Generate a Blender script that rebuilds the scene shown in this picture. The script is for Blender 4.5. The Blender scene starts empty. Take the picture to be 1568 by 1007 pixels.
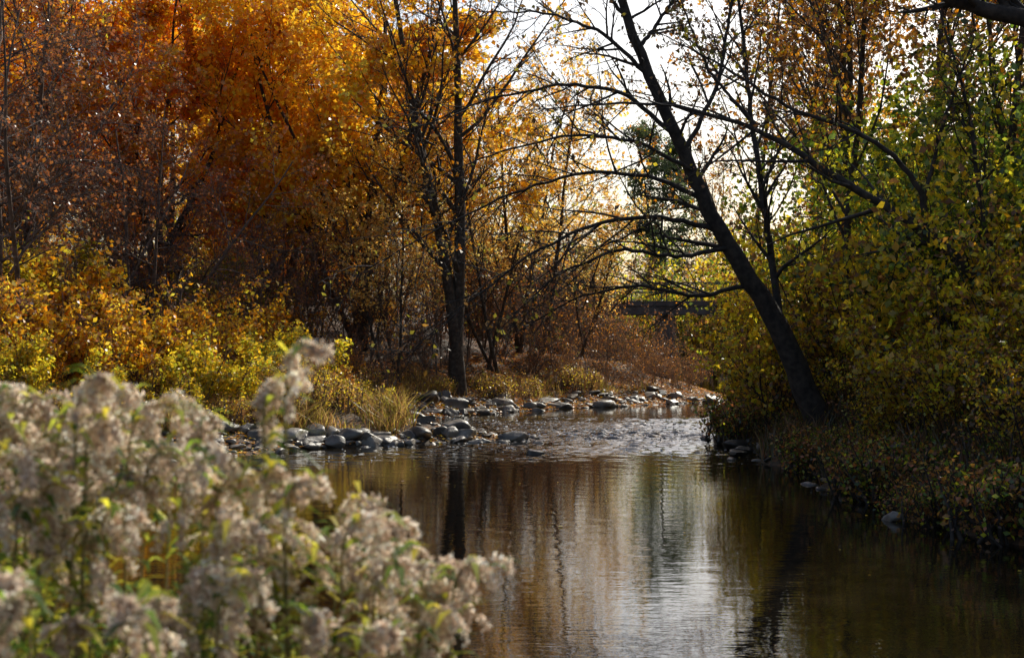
import bpy, math, bmesh
import numpy as np
from mathutils import Vector, noise
rng=np.random.default_rng(11)
sc=bpy.context.scene
def nrm(v): return v/np.maximum(np.linalg.norm(v,axis=-1,keepdims=True),1e-9)

# ---------------------------------------------------------------- materials
def newmat(name):
    m=bpy.data.materials.new(name); m.use_nodes=True
    nt=m.node_tree; nt.nodes.clear()
    out=nt.nodes.new('ShaderNodeOutputMaterial')
    return m,nt,out
def leafmat(name,trans=0.5,gloss=0.06,rough=0.4):
    m,nt,out=newmat(name); N=nt.nodes; L=nt.links
    a=N.new('ShaderNodeAttribute'); a.attribute_name='Col'
    d=N.new('ShaderNodeBsdfDiffuse'); t=N.new('ShaderNodeBsdfTranslucent')
    g=N.new('ShaderNodeBsdfGlossy'); g.inputs['Roughness'].default_value=rough
    g.inputs['Color'].default_value=(.8,.8,.8,1)
    L.new(a.outputs['Color'],d.inputs['Color']); L.new(a.outputs['Color'],t.inputs['Color'])
    mx=N.new('ShaderNodeMixShader'); mx.inputs[0].default_value=trans
    L.new(d.outputs[0],mx.inputs[1]); L.new(t.outputs[0],mx.inputs[2])
    if gloss<=0:
        L.new(mx.outputs[0],out.inputs[0]); return m
    m2=N.new('ShaderNodeMixShader'); m2.inputs[0].default_value=gloss
    L.new(mx.outputs[0],m2.inputs[1]); L.new(g.outputs[0],m2.inputs[2])
    L.new(m2.outputs[0],out.inputs[0]); return m
def noisemat(name,c1,c2,scale,rough=.9,bump=.4,det=6,c3=None,coord='Object'):
    m,nt,out=newmat(name); N=nt.nodes; L=nt.links
    tc=N.new('ShaderNodeTexCoord')
    n=N.new('ShaderNodeTexNoise'); n.inputs['Scale'].default_value=scale; n.inputs['Detail'].default_value=det
    L.new(tc.outputs[coord],n.inputs['Vector'])
    r=N.new('ShaderNodeValToRGB'); r.color_ramp.elements[0].position=.35; r.color_ramp.elements[1].position=.68
    r.color_ramp.elements[0].color=(*c1,1); r.color_ramp.elements[1].color=(*c2,1)
    if c3:
        e=r.color_ramp.elements.new(.52); e.color=(*c3,1)
    L.new(n.outputs['Fac'],r.inputs[0])
    p=N.new('ShaderNodeBsdfPrincipled'); p.inputs['Roughness'].default_value=rough
    L.new(r.outputs[0],p.inputs['Base Color'])
    b=N.new('ShaderNodeBump'); b.inputs['Strength'].default_value=bump; b.inputs['Distance'].default_value=.03
    n2=N.new('ShaderNodeTexNoise'); n2.inputs['Scale'].default_value=scale*4; n2.inputs['Detail'].default_value=4
    L.new(tc.outputs[coord],n2.inputs['Vector']); L.new(n2.outputs['Fac'],b.inputs['Height']); L.new(b.outputs[0],p.inputs['Normal'])
    L.new(p.outputs[0],out.inputs[0]); return m
LEAF=leafmat('leaf_translucent',.66,.05,.3)
FLUFF=leafmat('seed_fluff',.5,0.0)
GRASSM=leafmat('grass_blades',.55,.05)
LITTER=leafmat('leaf_litter',.25,.1)
BARK=noisemat('bark_brown',(.03,.02,.014),(.10,.075,.055),9,c3=(.055,.04,.028))
BARKD=noisemat('bark_dark',(.018,.013,.01),(.06,.045,.035),8)
TWIG=noisemat('bark_twig',(.07,.045,.033),(.19,.13,.095),5)
ROCK=noisemat('river_rock_stone',(.05,.042,.036),(.34,.30,.25),1.6,rough=.5,bump=.8,c3=(.15,.13,.105))
ROCKD=noisemat('wet_dark_stone',(.03,.027,.024),(.14,.12,.1),2.2,rough=.4,bump=.6)
CONC=noisemat('weathered_concrete',(.06,.055,.05),(.13,.12,.11),1.5)
METAL=noisemat('rail_metal',(.06,.06,.06),(.11,.11,.11),4,rough=.5)

# ---------------------------------------------------------------- mesh helpers
def mkmesh(name,V,F,mat,col=None,smooth=False):
    V=np.asarray(V,dtype=np.float32).reshape(-1,3); F=np.asarray(F,dtype=np.int32)
    k=F.shape[1]; M=len(F)
    me=bpy.data.meshes.new(name)
    me.vertices.add(len(V)); me.vertices.foreach_set('co',V.ravel())
    me.loops.add(M*k); me.loops.foreach_set('vertex_index',F.ravel())
    me.polygons.add(M); me.polygons.foreach_set('loop_start',np.arange(0,M*k,k,dtype=np.int32))
    me.polygons.foreach_set('loop_total',np.full(M,k,dtype=np.int32))
    if smooth: me.polygons.foreach_set('use_smooth',np.ones(M,dtype=bool))
    me.update(calc_edges=True)
    if col is not None:
        a=me.color_attributes.new('Col','FLOAT_COLOR','POINT')
        c=np.ones((len(V),4),dtype=np.float32); c[:,:3]=col
        a.data.foreach_set('color',c.ravel())
    me.materials.append(mat)
    return me
def obj(name,me,parent=None,loc=(0,0,0)):
    o=bpy.data.objects.new(name,me); sc.collection.objects.link(o); o.location=loc
    if parent: o.parent=parent
    return o
def empty(name,loc=(0,0,0)):
    o=bpy.data.objects.new(name,None); sc.collection.objects.link(o); o.location=loc; o.empty_display_size=.3
    return o

class Tubes:
    def __init__(s): s.V=[];s.F=[];s.n=0
    def add(s,P,R,sides):
        N,K,_=P.shape
        if N==0: return
        T=np.empty_like(P); T[:,1:-1]=P[:,2:]-P[:,:-2]; T[:,0]=P[:,1]-P[:,0]; T[:,-1]=P[:,-1]-P[:,-2]
        T=nrm(T); mean=nrm(P[:,-1]-P[:,0])
        ref=np.where(np.abs(mean[:,2:3])<.7,np.array([[0,0,1.]]),np.array([[1.,0,0]]))
        U=nrm(np.cross(T,ref[:,None,:])); W=np.cross(T,U)
        a=np.arange(sides)*2*math.pi/sides
        ring=P[:,:,None,:]+R[:,:,None,None]*(np.cos(a)[None,None,:,None]*U[:,:,None,:]+np.sin(a)[None,None,:,None]*W[:,:,None,:])
        idx=np.arange(N*K*sides).reshape(N,K,sides)+s.n
        i0=idx[:,:-1];i1=idx[:,1:]
        f=np.stack([i0,np.roll(i0,-1,2),np.roll(i1,-1,2),i1],-1).reshape(-1,4)
        s.V.append(ring.reshape(-1,3)); s.F.append(f); s.n+=N*K*sides
    def mesh(s,name,mat): return mkmesh(name,np.concatenate(s.V),np.concatenate(s.F),mat,smooth=True)

def paths(S,D,L,K,wig,grav):
    cur=S.copy(); d=nrm(D); P=[cur]
    for k in range(1,K):
        d=nrm(d+rng.normal(0,wig,d.shape)+np.array([0,0,grav]))
        cur=cur+d*(L/(K-1))[:,None]; P.append(cur)
    return np.stack(P,1)
def kids(P,R,n,t0,t1,amin,amax,lr,rr,bias=(0,0,0)):
    N,K,_=P.shape
    Ln=np.linalg.norm(np.diff(P,axis=1),axis=2).sum(1)
    idx=np.repeat(np.arange(N),n); j=np.tile(np.arange(n),N)
    t=t0+(t1-t0)*(j+rng.random(N*n))/n
    f=t*(K-1)*.9999; i=np.floor(f).astype(int); fr=(f-i)[:,None]
    pos=P[idx,i]*(1-fr)+P[idx,i+1]*fr
    tan=nrm(P[idx,i+1]-P[idx,i]); r=R[idx,i]*(1-fr[:,0])+R[idx,i+1]*fr[:,0]
    pr=nrm(np.cross(tan,rng.normal(size=tan.shape)))
    a=np.radians(rng.uniform(amin,amax,N*n))[:,None]
    D=nrm(np.cos(a)*tan+np.sin(a)*pr+np.array(bias))
    L=Ln[idx]*lr*(1.15-.65*t)*rng.uniform(.6,1.25,N*n)
    return pos,D,L,r*rr
def taper(r,K,end=.25): return r[:,None]*(1-(1-end)*np.linspace(0,1,K)[None,:])
def grow(P0,R0,levels,sides0=8):
    T=Tubes(); T.add(P0,R0,sides0); out=[P0]; P,R=P0,R0
    for lv in levels:
        S,D,L,r=kids(P,R,lv['n'],lv.get('t0',.3),lv.get('t1',1),lv['a'][0],lv['a'][1],lv['lr'],lv.get('rr',.6),lv.get('bias',(0,0,0)))
        K=lv.get('K',5); P=paths(S,D,L,K,lv.get('wig',.12),lv.get('g',.03))
        r=np.maximum(r,lv.get('rmin',.004))
        R=taper(r,K); T.add(P,R,lv.get('s',4)); out.append(P)
    return T,out
def poly(pts,K=20,jit=.0):
    p=np.array(pts,float); d=np.r_[0,np.cumsum(np.linalg.norm(np.diff(p[:,:3],axis=0),axis=1))]; d/=d[-1]
    t=np.linspace(0,1,K); q=np.stack([np.interp(t,d,p[:,i]) for i in range(p.shape[1])],1)
    for _ in range(2): q[1:-1]=(q[:-2]+2*q[1:-1]+q[2:])/4
    q[1:-1,:3]+=rng.normal(0,jit,(K-2,3)) if jit else 0
    return q[None,:,:3],q[None,:,3]
def wob(p,f=1.0,ph=0.):
    return (np.sin(p[:,0]*1.7*f+p[:,2]*.9*f+ph)+np.sin(p[:,1]*1.3*f-p[:,2]*1.9*f+1.3+ph)+np.sin(p[:,0]*3.1*f+p[:,1]*2.3*f+p[:,2]*2.7*f+2.+ph))/3
def leafgeo(C,size,pal,width=.7,down=.3,vary=.25,clump=.25,clf=1.,jit=.5):
    n=len(C)
    a=nrm(rng.normal(size=(n,3))+np.array([0,0,-down])); b=nrm(np.cross(a,rng.normal(size=(n,3)))); c=np.cross(a,b)
    s=(size*rng.uniform(1-jit,1+jit,n))[:,None]
    V=np.stack([C,C+a*s*.45+b*s*width*.5+c*s*.12,C+a*s,C+a*s*.5-b*s*width*.5+c*s*.12],1)
    F=np.arange(n*4).reshape(n,4)
    pal=np.array(pal); k=rng.integers(0,len(pal),n); base=pal[k]*rng.uniform(1-vary,1+vary,(n,1))*(1+clump*wob(C,clf)[:,None])
    col=np.repeat(np.clip(base,.002,.95),4,axis=0)
    return V.reshape(-1,3),F,col
def along(P,n,t0=.2,spread=.1):
    N,K,_=P.shape; i=rng.integers(0,N,n); f=rng.uniform(t0,.999,n)*(K-1); k=f.astype(int); fr=(f-k)[:,None]
    return P[i,k]*(1-fr)+P[i,k+1]*fr+rng.normal(0,spread,(n,3))
def plant(name,T,leaf,loc=(0,0,0),bark=BARK,lm=LEAF,wood='trunk_and_branches'):
    e=empty(name,loc)
    obj(wood,T.mesh(name+'_wood',bark),e)
    if leaf is not None:
        V,F,c=leaf; obj('foliage',mkmesh(name+'_foliage',V,F,lm,c),e)
    return e
def copy(e,loc,rot=0,s=1.,name=None,parent=None,sz=None):
    n=empty(name or e.name.split('.')[0],loc); n.rotation_euler=(0,0,rot); n.scale=(s,s,sz or s)
    if parent: n.parent=parent
    for ch in e.children:
        o=bpy.data.objects.new(ch.name.split('.')[0],ch.data); sc.collection.objects.link(o); o.parent=n
    return n

# ---------------------------------------------------------------- river outline and terrain
LY=[-60,-20,2,4,6,7.5,10,14,20,25,28,31,32.6,33.2,34.2,36,38,41,43,46.4,48.4,50.5,53,60,75,120,300]
LX=[6,3,2,1.5,.2,-1.5,-3.5,-6,-8,-8,-6.6,-4.2,-.9,.3,-.6,-2.2,-2.7,-2.7,-1.3,1.6,4.4,7,8.5,8,7,5,0]
RY=[-60,-20,5,12,17.3,19.7,23.4,27.4,32,38,45,48.4,50.5,53,60,75,120,300]
RX=[16,12,8.5,7.3,6.2,5.4,5.4,5.2,4.9,5.9,7,8.4,11,14,15,14,12,8]
def lx(y): return np.interp(y,LY,LX)
def rx(y): return np.interp(y,RY,RX)+.22*np.sin(np.asarray(y)*1.3)+.12*np.sin(np.asarray(y)*3.1+1)
ys=np.concatenate([np.arange(-60,0,1.),np.arange(0,60,.25),np.arange(60,300,2.)])
EL=np.stack([lx(ys),ys],1); ER=np.stack([rx(ys),ys],1)
def edist(x,y,E):
    out=np.empty(len(x)); q=np.stack([x,y],1)
    for i in range(0,len(x),4000):
        d=q[i:i+4000,None,:]-E[None]; out[i:i+4000]=np.sqrt((d**2).sum(-1).min(1))
    return out
def H(x,y):
    x=np.atleast_1d(np.asarray(x,float)); y=np.atleast_1d(np.asarray(y,float))
    x,y=np.broadcast_arrays(x,y); x=x.ravel();y=y.ravel()
    l,r=lx(y),rx(y); dl=edist(x,y,EL); dr=edist(x,y,ER)
    left=x<(l+r)/2
    hl=np.interp(dl,[0,.5,1,2,4,8,14,25,60,300],[0,.1,.22,.5,1.1,2.0,3.4,6.2,11,20])
    hr=np.interp(dr,[0,.4,1,2,4,10,25,300],[0,.3,.6,1.05,1.7,2.6,5,15])
    far=np.clip((y-52)/20,0,1); hl=hl*(1-far*.35)
    nz=.10*np.sin(x*1.9+y*.7)+.08*np.sin(x*.8-y*1.7+2)+.05*np.sin(x*4.1+y*3.3)
    nz2=nz+.07*np.sin(x*5.3-y*4.1)+.06*np.sin(x*3.+y*6.1)
    h=np.where(left,hl+nz*np.clip(dl/3,0,1),hr+nz2*np.clip(dr/1.5,0,1))
    ins=(x>l)&(x<r)
    return np.where(ins,-np.minimum(.7,.3*np.minimum(dl,dr))-.02,h)
def spaced(a,b,step,far,k=1.3):
    c=list(np.arange(a,b+step/2,step)); s=step; v=c[-1]
    while v<far: s*=k; v+=s; c.append(v)
    s=step; v=c[0]; lo=[]
    while v>-far: s*=k; v-=s; lo.append(v)
    return np.array(lo[::-1]+c)
gx=spaced(-16,16,.2,900,1.18); gy=spaced(1,60,.25,900,1.18)
X,Y=np.meshgrid(gx,gy); Z=H(X.ravel(),Y.ravel())
V=np.stack([X.ravel(),Y.ravel(),Z],1); nx=len(gx);ny=len(gy)
i=np.arange(nx*ny).reshape(ny,nx); F=np.stack([i[:-1,:-1],i[:-1,1:],i[1:,1:],i[1:,:-1]],-1).reshape(-1,4)
GM,nt,out=newmat('ground_leaf_litter'); N=nt.nodes;L=nt.links
tc=N.new('ShaderNodeTexCoord'); vo=N.new('ShaderNodeTexVoronoi'); vo.inputs['Scale'].default_value=11
L.new(tc.outputs['Object'],vo.inputs['Vector'])
r1=N.new('ShaderNodeValToRGB'); cr=r1.color_ramp; cr.interpolation='CONSTANT'
cr.elements[0].color=(.05,.032,.02,1); cr.elements[1].position=.35; cr.elements[1].color=(.11,.06,.028,1)
e=cr.elements.new(.6); e.color=(.2,.085,.03,1); e=cr.elements.new(.75); e.color=(.08,.045,.025,1); e=cr.elements.new(.88); e.color=(.26,.14,.05,1)
sep=N.new('ShaderNodeSeparateColor'); L.new(vo.outputs['Color'],sep.inputs[0]); L.new(sep.outputs[0],r1.inputs[0])
n1=N.new('ShaderNodeTexNoise'); n1.inputs['Scale'].default_value=.5; n1.inputs['Detail'].default_value=6; L.new(tc.outputs['Object'],n1.inputs['Vector'])
r2=N.new('ShaderNodeValToRGB'); r2.color_ramp.elements[0].position=.42; r2.color_ramp.elements[1].position=.6; L.new(n1.outputs['Fac'],r2.inputs[0])
mx=N.new('ShaderNodeMixRGB'); L.new(r2.outputs[0],mx.inputs[0]); L.new(r1.outputs[0],mx.inputs[1])
mx.inputs[2].default_value=(.045,.032,.018,1)
bp=N.new('ShaderNodeBump'); bp.inputs['Strength'].default_value=.8; bp.inputs['Distance'].default_value=.05; L.new(sep.outputs[1],bp.inputs['Height'])
p=N.new('ShaderNodeBsdfPrincipled'); p.inputs['Roughness'].default_value=.9; L.new(mx.outputs[0],p.inputs['Base Color']); L.new(bp.outputs[0],p.inputs['Normal']); L.new(p.outputs[0],out.inputs[0])
obj('ground',mkmesh('ground',V,F,GM,smooth=True))

# ---------------------------------------------------------------- water
wx=np.r_[np.arange(-40,-9,3),np.arange(-9,9,.07),np.arange(9,45,3)]
wy=np.r_[np.arange(-60,6,3),np.arange(6,28,.12),np.arange(28,53,.045),np.arange(53,130,3)]
X,Y=np.meshgrid(wx,wy); x=X.ravel();y=Y.ravel()
brk=.6+.4*np.sin(x*1.1+y*.6)*np.sin(y*1.7-x*.5+1)
rif=(np.exp(-((y-37.5)/3.5)**2)*np.clip((x+2.5)/2,0,1)+.25*np.exp(-((y-30.5)/3.)**2)+.7*np.exp(-(((y-31.6)/1.5)**2))*np.exp(-((x-2.2)/2.3)**2))*brk
rif2=np.exp(-(((y-34.6)/1.5)**2))*np.exp(-((x-2.8)/1.5)**2)
z=np.zeros(len(x))
for k in range(30):
    th=rng.uniform(-1.,1.)+math.pi/2; f=rng.uniform(9,36); ph=rng.uniform(0,6.28)
    z+=np.sin((x*np.cos(th)+y*np.sin(th))*f+ph+1.5*np.sin(x*1.3+k)+1.2*np.sin(y*.9+k*2))/f
zz=z*(.0022+.11*rif+.13*rif2)
V=np.stack([x,y,zz],1); nx=len(wx);ny=len(wy); i=np.arange(nx*ny).reshape(ny,nx)
F=np.stack([i[:-1,:-1],i[:-1,1:],i[1:,1:],i[1:,:-1]],-1).reshape(-1,4)
WM,nt,out=newmat('creek_water'); N=nt.nodes;L=nt.links
tc=N.new('ShaderNodeTexCoord'); mp=N.new('ShaderNodeMapping'); mp.inputs['Scale'].default_value=(1.,3.2,1); L.new(tc.outputs['Object'],mp.inputs[0])
n1=N.new('ShaderNodeTexNoise'); n1.inputs['Scale'].default_value=3.; n1.inputs['Detail'].default_value=3; n1.inputs['Roughness'].default_value=.5; L.new(mp.outputs[0],n1.inputs['Vector'])
b=N.new('ShaderNodeBump'); b.inputs['Strength'].default_value=.10; b.inputs['Distance'].default_value=.02; L.new(n1.outputs['Fac'],b.inputs['Height'])
p=N.new('ShaderNodeBsdfPrincipled'); p.inputs['Base Color'].default_value=(.012,.009,.005,1); p.inputs['Roughness'].default_value=.0; p.inputs['IOR'].default_value=1.65
L.new(b.outputs[0],p.inputs['Normal']); L.new(p.outputs[0],out.inputs[0])
obj('water',mkmesh('water',V,F,WM,smooth=True))
# white-water flecks on the riffle crests
wgt=np.clip(rif*.2+rif2,0,1.3)*(z>z.std()*.9)*(x>lx(y)+.4)*(x<rx(y)-.3)
sel=rng.choice(len(x),1100,replace=False,p=wgt/wgt.sum())
C=V[sel]+np.array([0,0,.012]); fv,ff,fc_=leafgeo(C,.06,[(.85,.87,.9),(.7,.74,.8)],.5,vary=.1,clump=0)
fv=fv.reshape(-1,4,3); fv[:,:,2]=C[:,None,2]+(fv[:,:,2]-C[:,None,2])*.5; fv[:,:,0]=C[:,None,0]+(fv[:,:,0]-C[:,None,0])*1.6
obj('riffle_foam',mkmesh('riffle_foam',fv.reshape(-1,3),ff,leafmat('foam',.4,.2,.15),fc_))

# ---------------------------------------------------------------- rocks
def ico(sub):
    bm=bmesh.new(); bmesh.ops.create_icosphere(bm,subdivisions=sub,radius=1)
    v=np.array([q.co[:] for q in bm.verts]); f=np.array([[q.index for q in p.verts] for p in bm.faces]); bm.free(); return v,f
I2=ico(2);I3=ico(3)
def rocks(name,pos,size,I,mat=ROCK):
    Vs=[];Fs=[];n=0
    v0,f0=I
    for (x,y,z),s in zip(pos,size):
        v=v0.copy()
        for _ in range(13):
            d=nrm(rng.normal(size=3)); h=rng.uniform(.4,.8); k=v@d-h; v=v-np.maximum(k,0)[:,None]*d
        v=v*(1+.05*wob(v0*3+rng.uniform(0,9),2.)[:,None])
        v=v*np.array([rng.uniform(.9,1.6),rng.uniform(.8,1.1),rng.uniform(.45,.75)])*s
        a=rng.uniform(0,6.28); c,ss=math.cos(a),math.sin(a); v=v@np.array([[c,ss,0],[-ss,c,0],[0,0,1]])
        Vs.append(v+np.array([x,y,z+s*.12])); Fs.append(f0+n); n+=len(v)
    return mkmesh(name,np.concatenate(Vs),np.concatenate(Fs),mat)
def edgerocks(n,y0,y1,side,dmin,dmax,smin,smax):
    y=rng.uniform(y0,y1,n); d=rng.uniform(dmin,dmax,n)
    if side<0: x=lx(y)-d
    else: x=rx(y)+d
    s=smin+(smax-smin)*rng.random(n)**1.8
    return np.stack([x,y,np.maximum(H(x,y),-.12)],1),s
P0,S0=edgerocks(170,25,33,-1,-.2,2.3,.11,.42)
P1,S1=edgerocks(130,32,44,-1,-.2,1.9,.11,.42)
P2,S2=edgerocks(130,42,51,-1,-.2,2.4,.11,.40)
obj('river_rocks',rocks('river_rocks',np.concatenate([P0,P1,P2]),np.r_[S0,S1,S2],I3))
P1,S1=edgerocks(1100,24,51,-1,-.4,2.6,.05,.16)
yy=rng.uniform(32.3,34.2,150); xx=rng.uniform(-3.5,.6,150)
P3=np.stack([xx,yy,np.full(150,-.03)],1); S3=rng.uniform(.06,.18,150)
obj('river_pebbles',rocks('river_pebbles',np.concatenate([P1,P3]),np.r_[S1,S3],I2))
P1,S1=edgerocks(190,20,40,1,-.6,.6,.05,.24)
obj('bank_stones',rocks('bank_stones',P1,S1,I2,ROCKD))
obj('shore_stone',rocks('shore_stone',[(5.15,19.3,.03)],[.13],I3))
obj('midstream_rocks',rocks('midstream_rocks',[(.45,29.5,-.05),(3.4,30.2,-.07),(3.9,29.8,-.06),(4.4,28.4,-.05),(4.5,33,.0),(4.7,32,.02),(4.9,31,.05),(4.9,30,.03),(4.6,29.3,.03)],[.2,.12,.14,.16,.22,.25,.3,.22,.2],I3,ROCKD))

# ---------------------------------------------------------------- palettes
YEL=[(.95,.55,.03),(.94,.47,.02),(.95,.66,.07),(.90,.38,.012),(.95,.51,.015)]
ORA=[(.84,.30,.01),(.9,.37,.012),(.72,.22,.008),(.88,.45,.015)]
RUS=[(.34,.11,.03),(.24,.08,.03),(.5,.18,.03),(.18,.08,.03)]
YGR=[(.60,.50,.03),(.84,.58,.03),(.42,.42,.03),(.88,.52,.025)]
GRN=[(.12,.20,.02),(.21,.29,.025),(.06,.10,.015),(.50,.50,.03),(.85,.66,.03)]
PEA=[(.93,.50,.09),(.94,.58,.12),(.90,.42,.05),(.94,.66,.2)]
BRN=[(.25,.12,.05),(.36,.17,.05),(.16,.08,.03),(.5,.24,.04)]
Z1=np.zeros((1,3)); UP=np.array([[0,0,1.]])

def stems(n,spread,hmin,hmax,r,K=8,lean=.35,wig=.06,g=.02,base=.15):
    S=np.c_[rng.normal(0,base,(n,2)),np.full(n,-.15)]
    D=nrm(np.c_[rng.normal(0,lean,(n,2)),np.ones(n)])
    P=paths(S,D,rng.uniform(hmin,hmax,n),K,wig,g); return P,taper(r*rng.uniform(.6,1.1,n),K,.2)

def maple(name,h,nst,nleaf,pal,size=.13,bark=BARKD,lean=.22,n1=11,r=.2,clump=.2,spread=.16,cut=-.35):
    P,R=stems(nst,0,h*.8,h,r,K=10,lean=lean,base=.2)
    T,o=grow(P,R,[dict(n=n1,t0=.16,t1=.95,a=(35,70),lr=.42,rr=.5,K=7,g=.07,s=5),
                  dict(n=8,t0=.2,a=(30,65),lr=.5,K=5,g=.03,s=4),dict(n=6,t0=.1,a=(25,65),lr=.5,K=4,g=-.01,s=3,rmin=.006)])
    C=np.concatenate([along(o[3],int(nleaf*.85),.1,spread),along(o[2],int(nleaf*.15),.3,spread)])
    keep=wob(C,.85,1.)+rng.normal(0,.25,len(C))>cut
    return plant(name,T,leafgeo(C[keep],size,pal,.85,clump=clump),bark=bark)
ym=maple('yellow_maple_tree',14,5,62000,YEL,.16,lean=.2,r=.17,cut=-.3); ym.location=(-5.4,50,H(-5.2,50)[0])
om=maple('orange_maple_tree',12.5,3,40000,ORA,.15,clump=.4); om.location=(-12.5,50,H(-12.5,50)[0])
copy(om,(-17,46,H(-17,46)[0]),2.1,.95)
copy(ym,(-9.4,55,H(-9.2,56)[0]),1.6,1.02)

# bare / sparse trees
def bare(name,h,r,nleaf,pal,nst=1,size=.1,lean=.08,bark=BARK,n1=15,a1=(30,55),g1=.06,tw=7,spread=.05,t0=.25,g3=0.,last=3):
    P,R=stems(nst,0,h*.85,h,r,K=14,lean=lean,wig=.035,base=.1*nst)
    T,o=grow(P,R,[dict(n=n1,t0=t0,t1=.98,a=a1,lr=.42,rr=.5,K=8,g=g1,s=5,wig=.09),
                  dict(n=9,t0=.15,a=(25,60),lr=.45,K=6,g=.04+g3,s=4,wig=.1),dict(n=tw,t0=.1,a=(25,60),lr=.5,K=5,g=.02+g3,s=3,rmin=.006)]+
                  ([dict(n=last,t0=.2,a=(20,50),lr=.6,K=3,g=g3,s=3,rmin=.005)] if last else []))
    lf=None
    if nleaf:
        lf=leafgeo(np.concatenate([along(o[-1],nleaf//2,.1,spread),along(o[3],nleaf//2,.1,spread)]),size,pal,.75)
    return plant(name,T,lf,bark=bark)
def put(e,x,y,dz=-.1): e.location=(x,y,H(x,y)[0]+dz)
def G(x,y,dz=-.1): return (x,y,H(x,y)[0]+dz)
b1=bare('bare_tree',17,.24,2500,BRN+ORA,nst=2,lean=.12,size=.11); put(b1,-2.0,46)
b2=bare('sparse_autumn_tree',12,.10,7000,PEA,nst=3,lean=.2,size=.13,last=0); put(b2,.6,54)
copy(b2,G(-1.6,57),2.9,.95); copy(b2,G(-3.6,44.5),4.1,.6); copy(b2,G(-.6,49.5),5.,.75); copy(b2,G(2.8,57),1.2,.6)
b3=bare('brown_leaf_tree',15,.15,5000,BRN+ORA[:2]+YGR[:1],nst=1,size=.12,tw=6); put(b3,7.9,33)
copy(b3,G(10,29),2.,.95); copy(b3,G(12.5,36),4.,1.05); copy(b3,G(6.9,41),1.,.9); copy(b3,G(9.4,45),3.,1.05); copy(b3,G(14,27),5.2,1.); copy(b3,G(8.8,36.5),5.9,1.); copy(b3,G(7.3,30.6),.6,.9); copy(b3,G(9.9,33.8),2.6,1.05)
# left tangled rust tree with fine grey twigs
t1=bare('tangled_rust_tree',9.5,.12,5500,RUS,nst=5,lean=.45,bark=TWIG,n1=13,a1=(35,75),g1=-.01,tw=6,size=.09,g3=-.05,t0=.2); put(t1,-12,33.5)
copy(t1,G(-14.5,38),2.,1.1); copy(t1,G(-10.2,38.5),4.,.75)
t2=bare('dogwood_thicket',4.2,.04,1300,BRN+ORA[:1]+RUS,nst=9,lean=.4,bark=TWIG,n1=10,size=.09,t0=.1,tw=5,last=0)
put(t2,.5,54.5)
for k,(x,y,s) in enumerate([(4.2,54,.42),(0,52,.9),(7.2,57,.4),(-2.5,50.5,.9),(2.6,58,.8),(-6.5,44,.8),(-4.5,41.5,.5),(.8,50.4,.5),(-9,43,1.1),(-12,43,1.3),(5.6,55.4,.45),(6.3,62,.5),(1,64,1.5),(2.9,52.3,.5),(-3,46,.5),(4.2,59,.65),(-4.6,46,.9),(-6.8,47.5,1.1),(2.4,68,1.3),(-1.5,66,1.6),
    (6.3,52.9,.3),(5.3,51.9,.3),(4.3,50.9,.28),(3.3,50.5,.28),(5.0,53.,.36),(2.3,50.6,.34),(6.9,54.6,.33),(1.5,49.6,.25),(6.9,68,.85),(4.6,70,1.1),(-4.2,52.5,1.0),(-7.5,49,1.1)]):
    copy(t2,G(x,y),k*1.3,s)

# shrubs
def shrub(name,h,nst,nleaf,pal,size=.09,lean=.45,bark=TWIG,clump=.35,spread=.08,n1=9,cut=-9):
    P,R=stems(nst,0,h*.6,h,.03,K=8,lean=lean,base=.35)
    T,o=grow(P,R,[dict(n=n1,t0=.15,a=(25,60),lr=.4,K=5,g=.05,s=3),dict(n=6,t0=.1,a=(25,65),lr=.45,K=4,g=.02,s=3,rmin=.004)],5)
    C=np.concatenate([along(o[2],int(nleaf*.8),.1,spread),along(o[1],int(nleaf*.2),.2,spread)])
    C=C[wob(C,1.3,2.)+rng.normal(0,.25,len(C))>cut]
    return plant(name,T,leafgeo(C,size,pal,.65,clump=clump),bark=bark,wood='stems')
s_y=shrub('golden_shrub',2.6,20,8000,YEL[:3]+YGR[1:2]+ORA[:2]+BRN[:1],.11,cut=-.35); put(s_y,-9.6,31.5)
s_g=shrub('yellow_green_shrub',2.2,18,7000,YGR,.10,cut=-.35); put(s_g,-7,32.5)
s_o=shrub('orange_shrub',2.0,18,7000,ORA+YEL[:2]+BRN[:3],.09,cut=-.4); put(s_o,-6.4,40)
s_w=shrub('dry_weeds',1.0,34,2600,YGR[:2]+BRN+[(.5,.36,.12),(.5,.3,.08)],.05,lean=.25,n1=5); put(s_w,-5.2,33.6)
for k,(e,x,y,s) in enumerate([(s_y,-11.5,30,1.1),(s_y,-13,33,1.3),(s_y,-8.4,34,.9),(s_g,-8.6,30.3,.6),(s_g,-12,36,1.4),(s_g,-5.6,35.4,.65),(s_g,-6.2,36.8,.9),
     (s_o,-8.5,37.5,1.),(s_o,-4.9,38.9,.7),(s_y,-10.8,35,1.2),(s_g,-10.2,29,.8),(s_o,-10,29.8,.6),(s_g,-13.5,29.5,1.3),(s_y,-15.5,36,1.6),(s_g,-9.5,45,1.6),(s_o,-12.5,46,1.5),
     (s_o,-7.6,33.6,.7),(s_y,-7.4,36,.85),(s_g,-4.7,36.6,.5),(s_g,-6.3,33.6,.5),(s_y,-5.4,40.5,.6),(s_g,-4.3,38.8,.45),(s_g,-7.3,30.9,.45),(s_o,-5.2,43,.7),(s_y,-7.4,39.5,1.1),(s_o,-7.5,44,1.1),(s_g,-4.9,34.3,.4),(s_o,-6.4,31.9,.4),
     (s_g,-4.4,35.6,.36),(s_o,-5.6,33,.36),(s_o,-3.6,44,.35),(s_g,-2.2,45.6,.3)]):
    copy(e,G(x,y),k*1.7,s)
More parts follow.
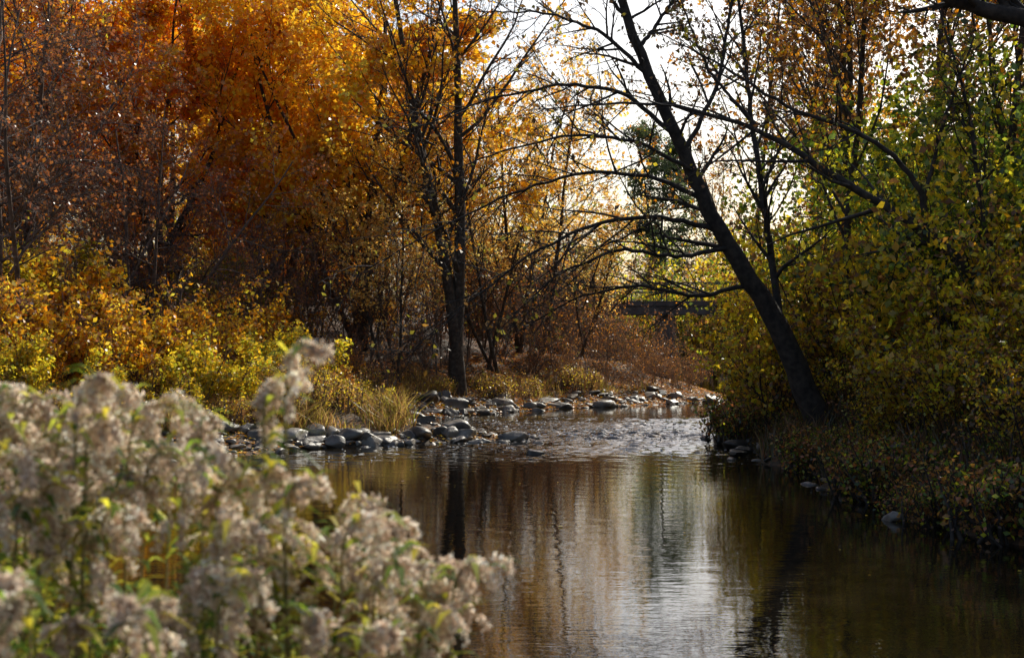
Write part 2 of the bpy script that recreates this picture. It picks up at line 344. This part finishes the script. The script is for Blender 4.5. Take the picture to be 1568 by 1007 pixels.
ww=[(-6,32.6),(-7.2,31.2),(-8.2,29.4),(-9.3,28.6),(-6.6,33.8),(-4.7,35.2),(-5.6,36.4),(-4.4,37.2),(-7.8,32.3),(-8.9,31.),(-4.2,40),(-4.6,42.5),(-3.4,43.8),(-2.4,45),(-.5,46.6),(.6,48),(2.2,49.4),(-10.6,28.4),(-6.4,31.4),(-5.3,34.6),(-3.7,41.6),(-7.6,30.4),(-4.3,34.6),(-3.9,36.2),(-4.9,33.4),(-5.1,35.9),(-4.3,38.2)]
for k,(x,y) in enumerate(ww): copy(s_w,G(x,y),k*2.3,rng.uniform(.65,1.15))
# right bank green thicket
g1=shrub('green_thicket_shrub',5.2,18,8000,GRN,.125,lean=.3,bark=BARKD,spread=.12,n1=9,cut=-.15); put(g1,8.2,25.5)
g2=shrub('mixed_thicket_shrub',4.2,16,5600,GRN[2:]+YGR+ORA[3:]+BRN,.12,lean=.38,bark=BARKD,spread=.1,cut=-.15); put(g2,7.4,29.5)
for k,(e,x,y,s) in enumerate([(g1,10.2,24,1.1),(g1,9.6,28,1.2),(g1,11.8,27,1.3),(g1,7.8,34,1.1),(g1,10,32.5,1.3),(g2,7.0,36.5,.9),(g2,8.6,39,1.2),(g2,8.3,43,1.1),(g1,12.5,31.5,1.35),
      (g2,8.6,22.5,.8),(g2,7.6,20.8,.6),(g2,9.8,21,1.),(g2,6.9,32.2,.7),(g1,11,39,1.3),(g2,9.8,46.5,1.),(g1,13,44,1.5),(g2,7.4,26.8,.6),(g1,14.5,35,1.5),(g2,9.5,18,.9),(g2,11.5,20,1.2),(g1,6.9,39.5,.8),(g2,6.6,24.3,.45),(g2,6.9,22.4,.45),(g2,7.2,19,.5),(g2,8.2,17,.6),(g2,6.6,29,.5),(g2,6.3,34,.6)]):
    copy(e,G(x,y),k*2.1,s)
s_v=shrub('yellow_leaf_sapling',3.6,9,2600,[YGR[1],YGR[3],GRN[4],GRN[3],BRN[1]],.12,lean=.4,bark=BARKD,n1=8); put(s_v,6.2,31.3)
copy(s_v,G(6.2,33.6),2.,.85); copy(s_v,G(7,37),4.,1.0); copy(s_v,G(7.6,27),1.,1.2); copy(s_v,G(8.6,24),3.,1.2); copy(s_v,G(7.9,31.5),5.,1.5)
copy(s_v,G(7.2,24.8),.4,.8); copy(s_v,G(7.3,22.3),2.4,.8); copy(s_v,G(8.0,20.3),4.4,.8)
s_d=shrub('bank_weeds',1.0,30,1500,BRN+GRN[:4]+[(.4,.25,.06),(.45,.15,.04)],.07,lean=.45,bark=BARKD,n1=5)
put(s_d,5.9,21)
for k in range(64):
    y=rng.uniform(12,42); x=float(rx(y))+rng.uniform(.1,1.5); copy(s_d,G(x,y),k*1.1,rng.uniform(.35,1.15))

# ---------------------------------------------------------------- leaning tree over the creek
main=poly([(6.45,28,.0,.36),(6.3,28,.3,.30),(6.02,28,.85,.26),(5.1,27.8,2.9,.2),(4.5,27.6,3.8,.175),(3.93,27.5,4.57,.155),(3.42,27.3,5.72,.13),(2.78,27,7.0,.11),(2.35,27,8.0,.095),(2.0,27,9.1,.08),(1.7,27,10.5,.05)],30,.02)
br=[poly(q,30,.012) for q in [
 [(3.98,27.5,4.5,.06),(3.0,27.2,4.75,.045),(1.6,26.6,4.6,.035),(.4,26,4.0,.025),(-.9,25.6,3.0,.015),(-1.9,25.3,2.1,.006)],
 [(3.7,27.4,5.1,.055),(2.7,27,5.5,.04),(1.4,26.5,5.55,.03),(0,26,5.1,.022),(-1.5,25.5,4.3,.014),(-2.8,25,3.5,.006)],
 [(4.7,27.7,3.5,.05),(3.6,27.5,3.2,.04),(2.4,27,3.45,.03),(1.2,26.6,3.2,.018),(.2,26.2,2.6,.006)],
 [(3.1,27.1,6.3,.05),(2.1,26.9,7.1,.04),(1.,26.6,7.2,.03),(-.4,26,6.8,.02),(-2,25.5,6.1,.008)],
 [(2.6,27,7.4,.045),(1.7,26.8,8.2,.035),(.6,26.5,8.5,.022),(-.8,26,8.4,.008)],
 [(4.2,27.5,4.2,.05),(3.2,27.0,3.95,.04),(2.0,26.5,4.1,.03),(.8,26.2,3.6,.018),(-.2,26,2.6,.007)],
 [(3.5,27.3,5.6,.045),(2.4,26.6,6.1,.035),(1.2,26.2,6.2,.026),(-.3,25.8,5.8,.016),(-1.6,25.4,5.2,.007)],
 [(2.2,27,8.5,.04),(1.4,26.8,9.3,.03),(.3,26.6,9.6,.02),(-.9,26.4,9.4,.008)],
 [(2.4,27,7.9,.045),(3.1,27.3,8.9,.03),(3.6,27.4,10,.012)],
 [(3.3,27.2,6.,.05),(4.,27.6,7.3,.04),(4.3,27.8,9,.03),(4.4,28,11,.01)],
 [(5.3,27.9,2.4,.09),(5.15,28.4,4.2,.07),(4.9,28.8,6.5,.055),(4.6,29,9.5,.03)]]]
P=np.concatenate([main[0]]+[q[0] for q in br]); R=np.concatenate([main[1]]+[q[1] for q in br])
T2,o=grow(P[1:],R[1:],[dict(n=20,t0=.15,a=(25,60),lr=.3,K=6,g=-.01,s=4,wig=.1,rmin=.011),dict(n=6,t0=.15,a=(25,60),lr=.45,K=4,g=-.01,s=3,rmin=.008),dict(n=3,t0=.2,a=(20,50),lr=.5,K=3,g=0,s=3,rmin=.006)],7)
T3,o3=grow(P[:1],R[:1],[dict(n=14,t0=.4,a=(40,70),lr=.16,K=7,rr=.35,g=.02,s=4),dict(n=6,t0=.15,a=(25,60),lr=.45,K=4,g=-.01,s=3,rmin=.005)],3)
def rejoin(parts):
    t=Tubes()
    for tt,skip in parts:
        for j,(v,f) in enumerate(zip(tt.V,tt.F)):
            if j>=skip: t.V.append(v); t.F.append(f-f.min()+t.n); t.n+=len(v)
    return t
Tm=Tubes(); Tm.add(P[:1],R[:1],14); Tm.add(P[1:],R[1:],7)
TT=rejoin([(Tm,0),(T2,1),(T3,1)])
C=np.concatenate([along(o[2],900,.2,.04),along(o[3],500,.2,.04)])
plant('leaning_creek_tree',TT,leafgeo(C,.10,[(.16,.09,.03),(.1,.06,.02),(.3,.16,.03),(.3,.26,.03)],.6),bark=BARKD)

# arching branch tree on the right
A=[poly(q,30,.012) for q in [
 [(9.6,24.4,.9,.15),(8.9,24.2,2.2,.12),(7.9,24,3.4,.1),(7.23,24,4.07,.09),(6.79,24,4.45,.08),(6.0,24,4.84,.07),(5.36,24,5.2,.06),(4.8,24,5.6,.05),(4.14,24,6.,.042),(3.48,24,6.16,.036),(2.8,24,6.4,.028),(1.6,24,6.4,.02),(.3,24,6.3,.008)],
 [(7.0,24,4.3,.06),(6.9,24,5.,.05),(6.3,23.8,5.6,.042),(5.6,23.7,5.95,.035),(4.6,23.6,6.25,.028),(3.4,23.5,7.0,.018),(2.4,23.5,7.5,.007)],
 [(8.4,24.1,2.9,.05),(8.0,24.2,4.5,.04),(7.8,24.3,6.4,.03),(7.2,24.3,8.4,.012)],
 [(6.95,24,4.7,.04),(7.3,24.2,6,.03),(7.9,24.3,7.6,.012)],
 [(4.14,24,6.,.03),(3.3,24.1,7.0,.025),(2.7,24.1,8.6,.01)],
 [(10.5,20,5.2,.2),(8.9,20,6.2,.17),(7.3,20,6.95,.13),(6.2,20,7.2,.1),(5.2,20,7.9,.05)]]]
P=np.concatenate([q[0] for q in A]); R=np.concatenate([q[1] for q in A])
T,o=grow(P,R,[dict(n=15,t0=.3,a=(25,65),lr=.22,K=6,g=.02,s=4,wig=.1,rmin=.011),dict(n=6,t0=.15,a=(25,60),lr=.45,K=4,g=0,s=3,rmin=.008),dict(n=3,t0=.2,a=(20,50),lr=.5,K=3,g=0,s=3,rmin=.006)],9)
tp=poly([(11.2,20,1.5,.35),(10.9,20,4,.28),(10.5,20,5.2,.24),(10.7,20.2,9,.18),(10.5,20.2,13,.08)],30,.01); T.add(tp[0],tp[1],12)
C=np.concatenate([along(o[2],900,.2,.04),along(o[3],900,.2,.04)])
plant('arching_branch_tree',T,leafgeo(C,.08,[(.14,.08,.03),(.3,.13,.03),(.5,.4,.03),(.2,.2,.02)],.6),bark=BARKD)

# ---------------------------------------------------------------- distant woods
dw=empty('distant_trees')
for k in range(64):
    y=rng.uniform(66,125); x=rng.uniform(-.5,.5)*y
    if 3<x<16 and y<90: continue
    if abs(x/y-.06)<.06 and rng.random()<.45: continue
    u=rng.random(); gap=abs(x/y-.04)<.10
    if gap: e,s=(t2,rng.uniform(1.3,1.9)) if u<.55 else (b2,rng.uniform(.6,.8))
    else: e,s=[(b3,1.),(om,.9),(b2,1.),(b2,.9),(ym,.8)][int(u*5)]; s*=rng.uniform(.8,1.1)
    copy(e,G(x,y),rng.uniform(0,6),s,parent=dw)
for k in range(56):
    y=rng.uniform(88,125); x=rng.uniform(-.5,.5)*y
    copy([s_o,g2,t2,g2][k%4],G(x,y),rng.uniform(0,6),rng.uniform(1.3,2.1),parent=dw)
for k,(e,x,y,s) in enumerate([(om,-20,52,1.1),(b3,-15,44,1.),(b3,-20,42,1.),(b3,12,50,1.),(b3,17,42,1.1),(b3,18,32,1.),(g1,16,40,1.6),(g1,17,50,1.8),(g1,13,52,1.5),(g2,18,46,2.),
     (om,20,40,1.15),(om,21,47,1.2),(om,16.5,26,.95),(g1,2.5,86,1.7),(g2,6.5,86,1.4),(g1,9.5,89,1.5),(g2,12.5,87,1.9),(g1,-1,84,1.7),(om,-13.5,57,1.1)]):  # right-hand maples stand beyond the frame, added to shade the right-bank thicket
    copy(e,G(x,y),k*1.9,s,parent=dw)
def conifer(name,h):
    P=paths(Z1.copy(),UP.copy(),np.array([h]),14,.01,.0); R=taper(np.array([.22]),14,.1)
    T,o=grow(P,R,[dict(n=60,t0=.35,t1=1,a=(50,85),lr=.3,rr=.3,K=6,g=.02,s=4),dict(n=8,t0=.15,a=(30,60),lr=.5,K=4,g=-.02,s=3)])
    C=np.concatenate([along(o[2],22000,.0,.15),along(o[1],4000,.1,.15)]); C=C[wob(C,.9)+rng.normal(0,.2,len(C))>-.3]
    return plant(name,T,leafgeo(C,.28,[(.10,.14,.05),(.12,.15,.05),(.07,.10,.035)],.35),bark=BARKD)
cf=conifer('conifer_tree',18); put(cf,11.6,112)

# ---------------------------------------------------------------- bridge
def box(name,c,s,mat,parent):
    bm=bmesh.new(); bmesh.ops.create_cube(bm,size=1)
    for v in bm.verts: v.co=Vector((v.co.x*s[0],v.co.y*s[1],v.co.z*s[2]))
    bmesh.ops.bevel(bm,geom=bm.edges[:],offset=min(s)*.08,segments=1,affect='EDGES')
    me=bpy.data.meshes.new(name); bm.to_mesh(me); bm.free(); me.materials.append(mat)
    return obj(name,me,parent,c)
bg=empty('footbridge')
box('deck',(9.5,80,4.0),(22,3,.3),CONC,bg); box('girder_front',(9.5,78.7,3.6),(21.8,.3,.45),CONC,bg); box('girder_back',(9.5,81.3,3.6),(21.8,.3,.45),CONC,bg)
for nm,x in (('abutment_left',.2),('pier',8.6),('abutment_right',18.5)): box(nm,(x,80,1.6),(.9,2.2,3.5),CONC,bg)
for sd,y in (('front',78.62),('back',81.38)):
    box('top_rail_'+sd,(9.5,y,5.15),(22,.07,.07),METAL,bg); box('mid_rail_'+sd,(9.5,y,4.65),(22,.05,.05),METAL,bg)
    for k in range(12): box('post_%s_%d'%(sd,k),(-1.2+k*1.95,y,4.6),(.07,.06,1.0),METAL,bg)

# ---------------------------------------------------------------- grass, leaf litter
def grassgeo(B,h,pal,w=.012,lean=.35,clump=.25):
    n=len(B); d=np.c_[rng.normal(0,lean,(n,2)),np.zeros(n)]; a=rng.uniform(0,6.28,n)
    W=np.c_[np.cos(a),np.sin(a),np.zeros(n)]*w
    hh=(h*rng.uniform(.35,1.2,n)*(1+.5*wob(B,1.4,1.)))[:,None]; U=np.array([0,0,1.])
    m=B+U*hh*.55+d*hh*.3; t=B+U*hh*.95+d*hh*1.0
    V=np.stack([B-W,B+W,m+W*.8,m-W*.8,t+W*.15,t-W*.15],1)
    i=np.arange(n)[:,None]*6; F=np.concatenate([i+np.array([[0,1,2,3]]),i+np.array([[3,2,4,5]])])
    pal=np.array(pal); base=pal[rng.integers(0,len(pal),n)]*rng.uniform(.5,1.4,(n,1))*(1+clump*wob(B,.9)[:,None])
    return V.reshape(-1,3),F,np.repeat(np.clip(base,.002,.9),6,axis=0)
GP=[(.50,.36,.08),(.38,.30,.04),(.22,.21,.03),(.52,.34,.12),(.36,.17,.05),(.22,.12,.05),(.16,.09,.04)]
def scat(n,y0,y1,d0,d1,side=-1):
    y=rng.uniform(y0,y1,n); d=d0+(d1-d0)*rng.random(n); x=lx(y)-d if side<0 else rx(y)+d
    return x,y
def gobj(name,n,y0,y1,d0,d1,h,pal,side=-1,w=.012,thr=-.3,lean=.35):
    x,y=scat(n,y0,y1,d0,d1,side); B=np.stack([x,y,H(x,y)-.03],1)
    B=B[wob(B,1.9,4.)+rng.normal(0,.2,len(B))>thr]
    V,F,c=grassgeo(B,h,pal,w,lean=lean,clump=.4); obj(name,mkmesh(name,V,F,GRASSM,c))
gobj('tall_grass',30000,25,38,1.9,6,.6,GP,thr=.05,w=.012,lean=.5)
gobj('bank_grass',12000,38,51,2,5,.38,GP+[(.35,.16,.05)],thr=.15)
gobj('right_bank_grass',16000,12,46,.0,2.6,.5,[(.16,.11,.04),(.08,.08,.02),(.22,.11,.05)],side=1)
gobj('left_bank_grass',12000,8,25,.1,4,.8,GP)
def litter(name,n,y0,y1,d0,d1,side,pal,size=.09):
    x,y=scat(n,y0,y1,d0,d1,side); z=H(x,y)+.03
    nl=len(x); C=np.stack([x,y,z],1); V,F,c=leafgeo(C,size,pal,.8)
    V=V.reshape(-1,4,3); V[:,:,2]=C[:,None,2]+(V[:,:,2]-C[:,None,2])*.35; obj(name,mkmesh(name,V.reshape(-1,3),F,LITTER,c))
litter('fallen_leaves',30000,36,56,-.1,9,-1,ORA+[(.65,.4,.18),(.55,.3,.12)])
litter('shore_leaves',7000,25,48,-.3,1.9,-1,YEL+ORA+BRN)
litter('right_bank_leaves',6000,14,48,-.1,5,1,ORA[:1]+BRN,.08)
x=rng.uniform(-3,5.5,70);y=rng.uniform(12,34,70); C=np.stack([x,y,np.full(70,.012)],1); V,F,c=leafgeo(C,.07,YEL+[(.6,.45,.3)],.8); V=V.reshape(-1,4,3); V[:,:,2]=.012+np.abs(V[:,:,2]-.012)*.1
obj('floating_leaves',mkmesh('floating_leaves',V.reshape(-1,3),F,LITTER,c))

# ---------------------------------------------------------------- goldenrod
FP=[(.92,.73,.57),(.95,.82,.67),(.78,.59,.44),(.97,.90,.78),(.48,.33,.23)]
LP=[(.20,.30,.03),(.42,.46,.05),(.08,.15,.02),(.8,.68,.06)]
STEM=noisemat('goldenrod_stem',(.14,.12,.04),(.3,.22,.09),20)
def goldenrod(name,items):
    T=Tubes(); LV=[]; fc=[]
    for (x,y,zt,plume) in items:
        g=H(x,y)[0]; h=zt-g; dx=rng.normal(0,.08,2)
        top=np.array([x,y,zt]); base=np.array([x+dx[0],y+dx[1],g])
        ax=nrm(np.array([rng.normal(.5,.5),rng.normal(0,.5),0.]))
        pl=plume*rng.uniform(.75,1.25)
        q=[tuple(base)+(.004,),tuple(base*.5+top*.5+rng.normal(0,.02,3))+(.0035,),tuple(top-np.array([0,0,pl]))+(.003,),tuple(top-np.array([0,0,pl*.4]))+(.0025,),tuple(top+ax*pl*.18)+(.002,),tuple(top+ax*pl*.5-np.array([0,0,pl*.16]))+(.001,)]
        P,R=poly(q,40); T.add(P,R,4)
        if plume>.05:
            n=int(13*plume/.2)+3; frac=min(.5,pl*1.3/max(h,.5))
            S,D,L,r=kids(P,R,n,1-frac,1,40,75,1,.6,bias=tuple(ax*.5+np.array([0,0,.35])))
            L=pl*rng.uniform(.2,.6,n)
            C1=paths(S,D,L,9,.07,-.36); T.add(C1,taper(np.full(n,.0012),9),3)
            c=along(C1,n*18,.25,.0028); c2=along(P,34,1-frac*.5,.003)
            fc.append(np.concatenate([c,c2]))
        LV.append(along(P,int(46*h),.3,.004))
    C=np.concatenate(fc)
    C=np.repeat(C,5,axis=0)+rng.normal(0,.0032,(len(C)*5,3))
    e=empty(name); obj('stems',T.mesh(name+'_stems',STEM),e)
    V,F,c=leafgeo(C,.0105,FP,.5,down=-.1,vary=.12,clump=.16,clf=14); obj('seed_plumes',mkmesh(name+'_plumes',V,F,FLUFF,c),e)
    C=np.concatenate(LV); n=len(C)
    a=rng.uniform(0,6.28,n); D=nrm(np.c_[np.cos(a),np.sin(a),rng.uniform(-.1,.9,n)]); W=nrm(np.cross(D,np.array([0,0,1.])))*.0075
    ln=rng.uniform(.05,.11,n)[:,None]; m=C+D*ln*.5; t=C+D*ln+np.array([0,0,-1.])*ln*.35
    V=np.stack([C-W*.3,C+W*.3,m+W,m-W,t+W*.1,t-W*.1],1); i=np.arange(n)[:,None]*6; F=np.concatenate([i+np.array([[0,1,2,3]]),i+np.array([[3,2,4,5]])])
    pal=np.array(LP); col=np.repeat(pal[rng.integers(0,len(pal),n)]*rng.uniform(.7,1.3,(n,1)),6,axis=0)
    obj('leaves',mkmesh(name+'_leaves',V.reshape(-1,3),F,LEAF,np.clip(col,0,.9)),e)
def clump(n,x0,x1,y0,y1,top,dz,pl=.2):
    xs=rng.uniform(x0,x1,n); yy=rng.uniform(y0,y1,n)
    return [(a,b,np.interp(a,top[0],top[1])-abs(rng.normal(0,dz)),pl) for a,b in zip(xs,yy)]
top=([-1.6,-1.1,-.75,-.62,-.48,-.36,-.27,-.1],[2.50,2.50,2.48,2.30,2.38,2.30,2.13,2.11])
it=clump(38,-1.5,-.70,2.9,3.5,top,.14,.19)+clump(17,-.70,-.34,2.8,3.2,top,.13,.17)+clump(12,-.32,-.11,2.9,3.2,top,.07,.15)
it+=[(-.48,3.0,2.59,.15),(-.53,3.02,2.50,.12),(-.92,3,2.52,.15),(-.13,3.05,2.12,.14)]
it+=clump(34,-1.5,-.2,3.0,3.6,([-1.5,-.7,-.1],[2.2,2.05,1.9]),.1,.04)
goldenrod('goldenrod_clump',it)
top2=([-1.2,-.6,-.3,-.08],[2.26,2.18,2.06,2.0])
goldenrod('goldenrod_clump',clump(24,-1.1,-.10,2.3,2.8,top2,.12,.14)+clump(56,-1.1,-.1,2.3,2.9,([-1.2,-.05],[1.98,1.9]),.08,0.04)+clump(4,-.5,-.15,2.5,2.6,([-1,0],[2.06,2.06]),.05,.13))

# ---------------------------------------------------------------- light, sky, camera
az=math.radians(30); el=math.radians(37)
w=bpy.data.worlds.new('World'); sc.world=w; w.use_nodes=True; nt=w.node_tree
bgn=nt.nodes['Background']; sk=nt.nodes.new('ShaderNodeTexSky'); sk.sky_type='NISHITA'; sk.sun_disc=False
sk.sun_elevation=el; sk.sun_rotation=az; sk.dust_density=3.; sk.air_density=1.0
nt.links.new(sk.outputs[0],bgn.inputs[0]); bgn.inputs[1].default_value=.15
sl=bpy.data.lights.new('sun','SUN'); sl.energy=5; sl.angle=math.radians(.5); sl.color=(1,.96,.84)
so=bpy.data.objects.new('sun',sl); sc.collection.objects.link(so)
Sd=Vector((math.sin(az)*math.cos(el),math.cos(az)*math.cos(el),math.sin(el)))
so.rotation_euler=(-Sd).to_track_quat('-Z','Y').to_euler()
cd=bpy.data.cameras.new('camera'); co=bpy.data.objects.new('camera',cd); sc.collection.objects.link(co)
co.location=(0,0,2.6); co.rotation_euler=(math.radians(90),0,0); cd.lens=50; cd.sensor_width=36; cd.clip_end=3000; cd.clip_start=.05
cd.dof.use_dof=True; cd.dof.focus_distance=36; cd.dof.aperture_fstop=4.6
sc.camera=co
sc.view_settings.view_transform='Standard'; sc.view_settings.look='None'; sc.view_settings.exposure=0
print('unique',sum(len(m.polygons) for m in bpy.data.meshes))
